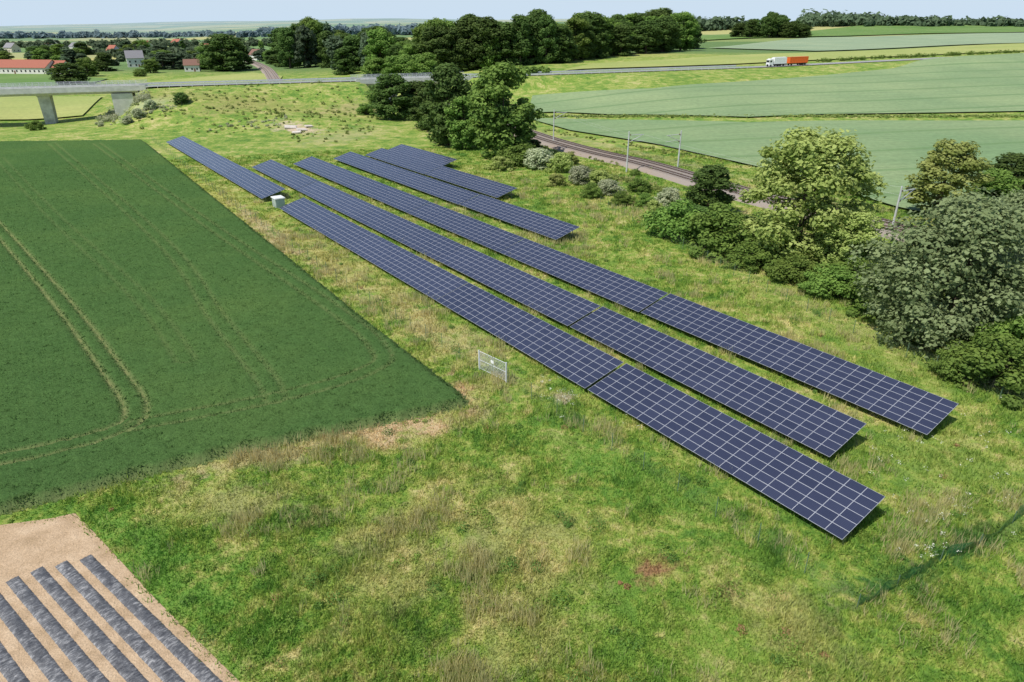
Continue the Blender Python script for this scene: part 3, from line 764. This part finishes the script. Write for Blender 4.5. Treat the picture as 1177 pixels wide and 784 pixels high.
for k in range(34):
    u=random.uniform(318,470); tree(u,random.uniform(66,82),np.interp(u,[318,345,360,400,440,470],[36,22,18,32,30,44])+random.uniform(-2,14),random.uniform(22,36),random.choice(['dark1','dark2','mid1','far1']),"beyond the road",GF)
for a in [(258,82,38,50,'dark1'),(238,80,52,30,'mid1'),(278,80,50,26,'dark2'),(78,98,72,38,'dark1'),(100,88,66,24,'mid1'),(120,82,60,24,'dark2'),(395,86,55,26,'dark2'),(172,84,68,20,'mid1')]: tree(*a,"near the village",GF)
for k in range(26):
    u=random.uniform(846,926); tree(u,random.uniform(40,44),10+abs(u-886)*.45+random.uniform(0,7),random.uniform(16,26),random.choice(['dark1','dark2']),"on the hilltop",GF)
random.seed(5)
cl=[(random.uniform(-10,330),random.uniform(50,78)) for _ in range(20)]+[(90,64),(150,66),(210,66),(40,70),(205,82),(230,80)]
for k in range(108):
    cu,cv_=random.choice(cl); u=cu+random.gauss(0,14); v=min(80,max(48,cv_+random.gauss(0,1.5))); hp=random.uniform(.18,.5)*(v-32)
    tree(u,v,v-max(5,hp),max(6,hp*random.uniform(.7,1.5)),random.choice(['far1','far2','far3','mid1','mid2','dark2']),"",GF)
def wood(name,samples,size,mat,label,n=9000,hmin=6,kk="wood",jit=40,vj=.5):
    C=[];R=[]
    for (u0,vb0,vt0),(u1,vb1,vt1),cnt in samples:
        for _ in range(cnt):
            t=random.random(); dv=random.gauss(0,vj); u=u0+(u1-u0)*t; vb=vb0+(vb1-vb0)*t+dv; vt=vt0+(vt1-vt0)*t+dv+random.uniform(-1.2,1.2)
            x,y,z=G(u,vb)
            if y>8000: 
                k=7000/y; x*=k; y*=k; z=float(terr(x,y))
            h=max(hmin,min(45,topz(y,vt)-z))*random.uniform(.6,1.1); C.append((x,y+random.uniform(0,jit),z+h*.5)); R.append((h*random.uniform(.5,.9),h*.6,h*.5))
    V,F,var=leafquads(np.array(C),np.array(R),n,size)
    top(link(name,mesh_np(name,V,F,mat,var=var)),label,kk,kind="stuff")
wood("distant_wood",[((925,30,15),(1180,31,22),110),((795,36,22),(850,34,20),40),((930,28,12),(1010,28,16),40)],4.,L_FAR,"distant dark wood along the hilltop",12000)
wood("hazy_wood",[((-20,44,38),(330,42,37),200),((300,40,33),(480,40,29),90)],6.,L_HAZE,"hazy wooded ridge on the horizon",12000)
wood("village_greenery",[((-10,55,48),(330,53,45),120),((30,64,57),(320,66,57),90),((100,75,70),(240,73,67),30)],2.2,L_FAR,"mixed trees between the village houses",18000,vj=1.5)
wood("field_margin",[((606,135,133.5),(1180,135,133.5),800)],.4,L_SCRUB,"low strip of weeds between the fields",16000,.4,"field margin",3)
wood("hedge",[((560,88,78),(640,84,76),30)],.7,L_MID,"low hedge strip beside the road",4000,1.5,"hedge",5)
C=[];R=[]
for _ in range(150):
    x,y=RP(random.uniform(190,520),random.uniform(14,20)); h=random.uniform(.8,2.2); C.append((x,y,float(terr(x,y))+h*.5)); R.append((h,h,h*.6))
V,F,var=leafquads(np.array(C),np.array(R),9000,.4); top(link("roadside_hedge",mesh_np("roadside_hedge",V,F,L_MID,var=var)),"low bushy hedge along the far roadside",kind="stuff")
wood("embankment_scrub",[((125,136,133),(430,128,125),300),((150,120,118),(420,112,110),260),((180,112,109),(400,103,101),120),((330,160,158),(430,150,148),60),((190,150,148),(430,142,140),90),((190,132,129),(300,120,117),60)],.22,L_SCRUB,"low green scrub on the road embankment",30000,.3,"scrub",8,5.)
wood("whitish_scrub",[((110,142,137),(165,114,107),170),((120,142,139),(200,124,120),90),((240,150,147),(330,140,136),25)],.2,L_FLOWER,"whitish flowering scrub on the embankment slope",20000,.5,"scrub",5,3.)
wood("trackside_scrub",[((600,166,163),(1000,252,248),150),((620,182,178),(780,228,223),150),((900,222,219),(1040,250,246),40),((760,262,258),(1000,352,347),70),((610,148,146),(900,200,198),110)],.16,L_SCRUB,"low scrub along the railway bed",24000,.4,"scrub",4,1.)

# ------------------------------------------------------------------ village
ROOFS=[plain("red_roof_tiles",(.36,.13,.085),.8),plain("brown_roof_tiles",(.22,.12,.09),.8),plain("grey_roof",(.25,.24,.25),.8)]
WALL=[plain("white_render",(.72,.70,.64),.9),plain("cream_render",(.62,.56,.44),.9)]
g=Geo(); g.box((0,0,0),(1.1,.06,1.3)); ME_WIN=g.mesh("window",M_DGLASS)
def house(u,v,L,Wd,wh,rh,ri,wi,ang_,label,name="house"):
    x,y,z=G(u,v); e=bpy.data.objects.new(name,None); COL.objects.link(e); e.location=(x,y,z); e.rotation_euler=(0,0,ang_)
    top(e,label,name,"houses of the village")
    g=Geo(); g.box((0,0,wh/2-.3),(L,Wd,wh+.6)); 
    for sx_ in(-1,1): g.poly([(sx_*L/2,-Wd/2,wh),(sx_*L/2,Wd/2,wh),(sx_*L/2,0,wh+rh-.1)])
    link("wall",g.mesh("wall",WALL[wi]),e)
    g=Geo(); o=.5
    for sy in(-1,1):
        y0=sy*(Wd/2+o); z0=wh-o*rh/(Wd/2)
        a=[(-L/2-o,y0,z0),(L/2+o,y0,z0),(L/2+o,0,wh+rh),(-L/2-o,0,wh+rh)]
        g.poly(a); g.poly([(p[0],p[1],p[2]+.2) for p in a])
        g.poly([a[0],a[1],(a[1][0],a[1][1],a[1][2]+.2),(a[0][0],a[0][1],a[0][2]+.2)])
    r=link("roof",g.mesh("roof",ROOFS[ri]),e)
    if name=="house":
        g=Geo(); g.box((L*.2,Wd*.15,wh+rh+.1),(.7,.7,1.4)); link("chimney",g.mesh("chimney",ROOFS[1]),r)
    nwin=max(2,int(L/3.2))
    for i in range(nwin):
        for zz in ((1.6,4.2) if wh>4.5 else (1.8,)): link("window",ME_WIN,e,(-L/2+(i+.5)*L/nwin,-(Wd/2+.02),zz))
    for sx_ in(-1,1):
        for yy in(-Wd*.22,Wd*.22): link("window",ME_WIN,e,(sx_*(L/2+.02),yy,2.),(0,0,math.pi/2))
    g=Geo(); g.box((0 if nwin%2==0 else L/nwin*.5,-Wd/2-.05,1.05),(1.1,.06,2.1)); link("door",g.mesh("door",ROOFS[1]),e)
house(28,84,46,16,4,4.5,0,0,-.12,"long farm barn with a red tiled roof","barn")
house(66,84,16,12,4,4,0,0,-.12,"low barn with a red tiled roof","barn")
house(157,77,12,9,7,5,2,0,.5,"tall white house with a steep grey roof")
house(222,82,10,8,4.5,3.5,1,0,.3,"white house with a brown roof near the trees")
random.seed(11)
for (u,v) in [(15,60),(88,58),(168,57),(243,62),(296,69),(132,64),(60,54),(205,54)]:
    ri=random.choice([0,0,1,2,2]); wi=random.choice([0,0,1])
    house(u,v,random.uniform(11,18),random.uniform(8,11),random.uniform(4.6,6.5),random.uniform(4,5.),ri,wi,random.uniform(-.8,.8),("white","cream")[wi]+" village house with a "+("red","brown","grey")[ri]+" gabled roof")

# ------------------------------------------------------------------ grass, weeds (stuff)
def sample(n,r0,r1,p=1.):
    r=r0+(r1-r0)*rng.uniform(0,1,n)**p; a=rng.uniform(-.92,.92,n); x=r*np.sin(a); y=r*np.cos(a)
    k=~inpoly(x,y,wp)&~inpoly(x,y,sp)&(dpoly(x,y,rl,False)>5.2)&(np.abs(x/(y*CP+H*SP))<.84); return x[k],y[k],r[k]
def blades(x,y,z,r,hmin,hmax,wmul,name,mat,label,per=6,spread=.25,v0=0,v1=1,lean=.55,hm=None):
    n=len(x)*per; x=np.repeat(x,per)+rng.normal(0,spread,n); y=np.repeat(y,per)+rng.normal(0,spread,n); z=np.repeat(z,per); r=np.repeat(r,per)
    hh=np.repeat(rng.uniform(hmin,hmax,n//per)*(1 if hm is None else hm),per)*rng.uniform(.6,1.2,n)
    w=(.018+.00055*r)*wmul*rng.uniform(.6,1.4,n); a=rng.uniform(0,6.283,n); la=rng.uniform(0,6.283,n); ll=hh*rng.uniform(.1,lean*1.5,n)
    p=np.stack([x,y,z],-1); t=np.stack([np.cos(a)*w,np.sin(a)*w,np.zeros(n)],-1)
    tip=p+np.stack([np.cos(la)*ll,np.sin(la)*ll,hh],-1)
    V=np.stack([p-t,p+t,tip],1).reshape(-1,3); F=np.arange(3*n).reshape(n,3)
    var=np.repeat(np.repeat(rng.uniform(v0,v1,n//per),per)*.6+rng.uniform(v0,v1,n)*.4,3)
    return top(link(name,mesh_np(name,V,F,mat,var=var)),label,kind="stuff")
def blotch(x,y,s,k):
    x=x/s; y=y/s
    return np.sin(x*1.3+k+1.7*np.sin(y*.7+k))*np.cos(y*1.1-k+1.3*np.sin(x*.9))+.6*np.sin(2.3*x-1.9*y+k*2)*np.cos(1.7*y+2.1*x)
x,y,r=sample(140000,22,190,1.35); hm=1+.5*blotch(x,y,2.6,1.)
blades(x,y,terr(x,y),r,.16,.42,.85,"meadow_grass",M_GRASS,"rough uncut meadow grass in many greens",6,.28,hm=np.clip(hm,.45,2.2))
x,y,r=sample(90000,22,150,1.25)
kk=(blotch(x,y,2.3,4.2)+.6*blotch(x,y,8.,2.)+rng.normal(0,.35,len(x)))>.92; x,y,r=x[kk],y[kk],r[kk]
blades(x,y,terr(x,y),r,.45,1.0,.7,"tall_grass",M_STRAW,"taller straw coloured grass clumps in the meadow",9,.16,.2,1.,.3)
def herbs(n,k0,thr,smin,smax,nl,ls,c1,c2,label,name):
    x,y,r=sample(n,24,140,1.15); kk=(blotch(x,y,2.4,k0)+rng.normal(0,.45,len(x)))>thr; x,y=x[kk],y[kk]
    s_=rng.uniform(smin,smax,len(x)); C=np.stack([x,y,terr(x,y)+s_*.5],-1); R=np.stack([s_*1.15,s_*1.15,s_*.8],-1)
    V,F,var=leafquads(C,R,nl,ls); top(link(name,mesh_np(name,V,F,leaf_mat(name+"_leaf",c1,c2),var=var)),label,kind="stuff")
herbs(11000,7.,.8,.14,.42,75000,.05,(.10,.20,.028),(.28,.40,.075),"leafy bright green herbs scattered in the meadow","meadow_herb")
herbs(3500,2.6,1.1,.2,.6,26000,.055,(.06,.125,.024),(.155,.255,.05),"darker leafy weeds scattered in the meadow","dark_weed")
herbs(1500,5.1,1.2,.1,.3,4500,.045,(.24,.13,.06),(.40,.24,.12),"reddish brown dock plants in the meadow","red_dock")
C=[];R=[]
for (u,v,n,sd) in [(1040,505,12,24),(1085,590,16,32),(1060,635,10,18),(1120,565,8,30),(650,458,12,10),(640,440,8,22),(1120,500,9,34),(720,500,5,40),(1020,560,4,20)]:
    for _ in range(n):
        a,b,z=G(u+random.gauss(0,sd),v+random.gauss(0,sd*.5)); C.append((a,b,z+.4)); k=random.uniform(.08,.35); R.append((k,k,.1))
V,F,var=leafquads(np.array(C),np.array(R),1100,.035); top(link("white_wildflower",mesh_np("white_wildflower",V,F,M_WHITEFL,var=var)),"patches of white wildflowers in the grass",kind="stuff")
n=380000; r=30+165*rng.uniform(0,1,n)**1.3; a=rng.uniform(-.75,.1,n); x=r*np.sin(a); y=r*np.cos(a)
k=inpoly(x,y,wp); x,y,r=x[k],y[k],r[k]
ok=np.ones(len(x),bool)
for t,ta in zip(trams,TA): ok&=np.abs(dpoly(x,y,t,False)-.85)>(.24 if ta>.5 else .12)
ok&=dpoly(x,y,wp,True)>.05
x,y,r=x[ok],y[ok],r[ok]; zz=.05+.57*ss(0,.6,dpoly(x,y,wp,True)); blades(x,y,zz,r,.10,.24,1.,"wheat_stalk",M_WLEAF,"dark green wheat leaves covering the field",2,.12)

# ------------------------------------------------------------------ camera, light
cam=bpy.data.cameras.new("camera"); co=bpy.data.objects.new("camera",cam); COL.objects.link(co)
co.location=(0,0,H); co.rotation_euler=(math.pi/2-P,0,0); cam.lens=FP/1177*36; cam.sensor_width=36; cam.clip_end=20000; cam.clip_start=.5; scene.camera=co
az=math.atan2(-.72,-.58); el=math.radians(57)
sd=Vector((math.sin(az)*math.cos(el),math.cos(az)*math.cos(el),math.sin(el)))
su=bpy.data.lights.new("sun",'SUN'); su.energy=4.7; su.angle=math.radians(.5); su.color=(1,.96,.89)
so=bpy.data.objects.new("sun",su); COL.objects.link(so); so.rotation_euler=sd.to_track_quat('Z','Y').to_euler()
w=bpy.data.worlds.new("World"); scene.world=w; w.use_nodes=True; nt=w.node_tree
sk=nt.nodes.new('ShaderNodeTexSky'); sk.sky_type='NISHITA'; sk.sun_disc=False; sk.sun_elevation=el; sk.sun_rotation=az; sk.dust_density=.4; sk.air_density=1.; sk.ozone_density=2.; sk.altitude=200
bg=nt.nodes['Background']; bg.inputs[1].default_value=.115
tc=nt.nodes.new('ShaderNodeTexCoord'); sx=nt.nodes.new('ShaderNodeSeparateXYZ'); nt.links.new(tc.outputs['Generated'],sx.inputs[0])
mr=nt.nodes.new('ShaderNodeMapRange'); mr.interpolation_type='SMOOTHSTEP'; nt.links.new(sx.outputs['Z'],mr.inputs[0]); mr.inputs[1].default_value=-.02; mr.inputs[2].default_value=.28; mr.inputs[3].default_value=1; mr.inputs[4].default_value=0
mx=nt.nodes.new('ShaderNodeMix'); mx.data_type='RGBA'; nt.links.new(mr.outputs[0],mx.inputs[0]); nt.links.new(sk.outputs[0],mx.inputs[6]); mx.inputs[7].default_value=(5.2,6.4,7.7,1)
nt.links.new(mx.outputs[2],bg.inputs[0])
scene.view_settings.view_transform='Standard'; scene.view_settings.look='None'; scene.view_settings.exposure=0
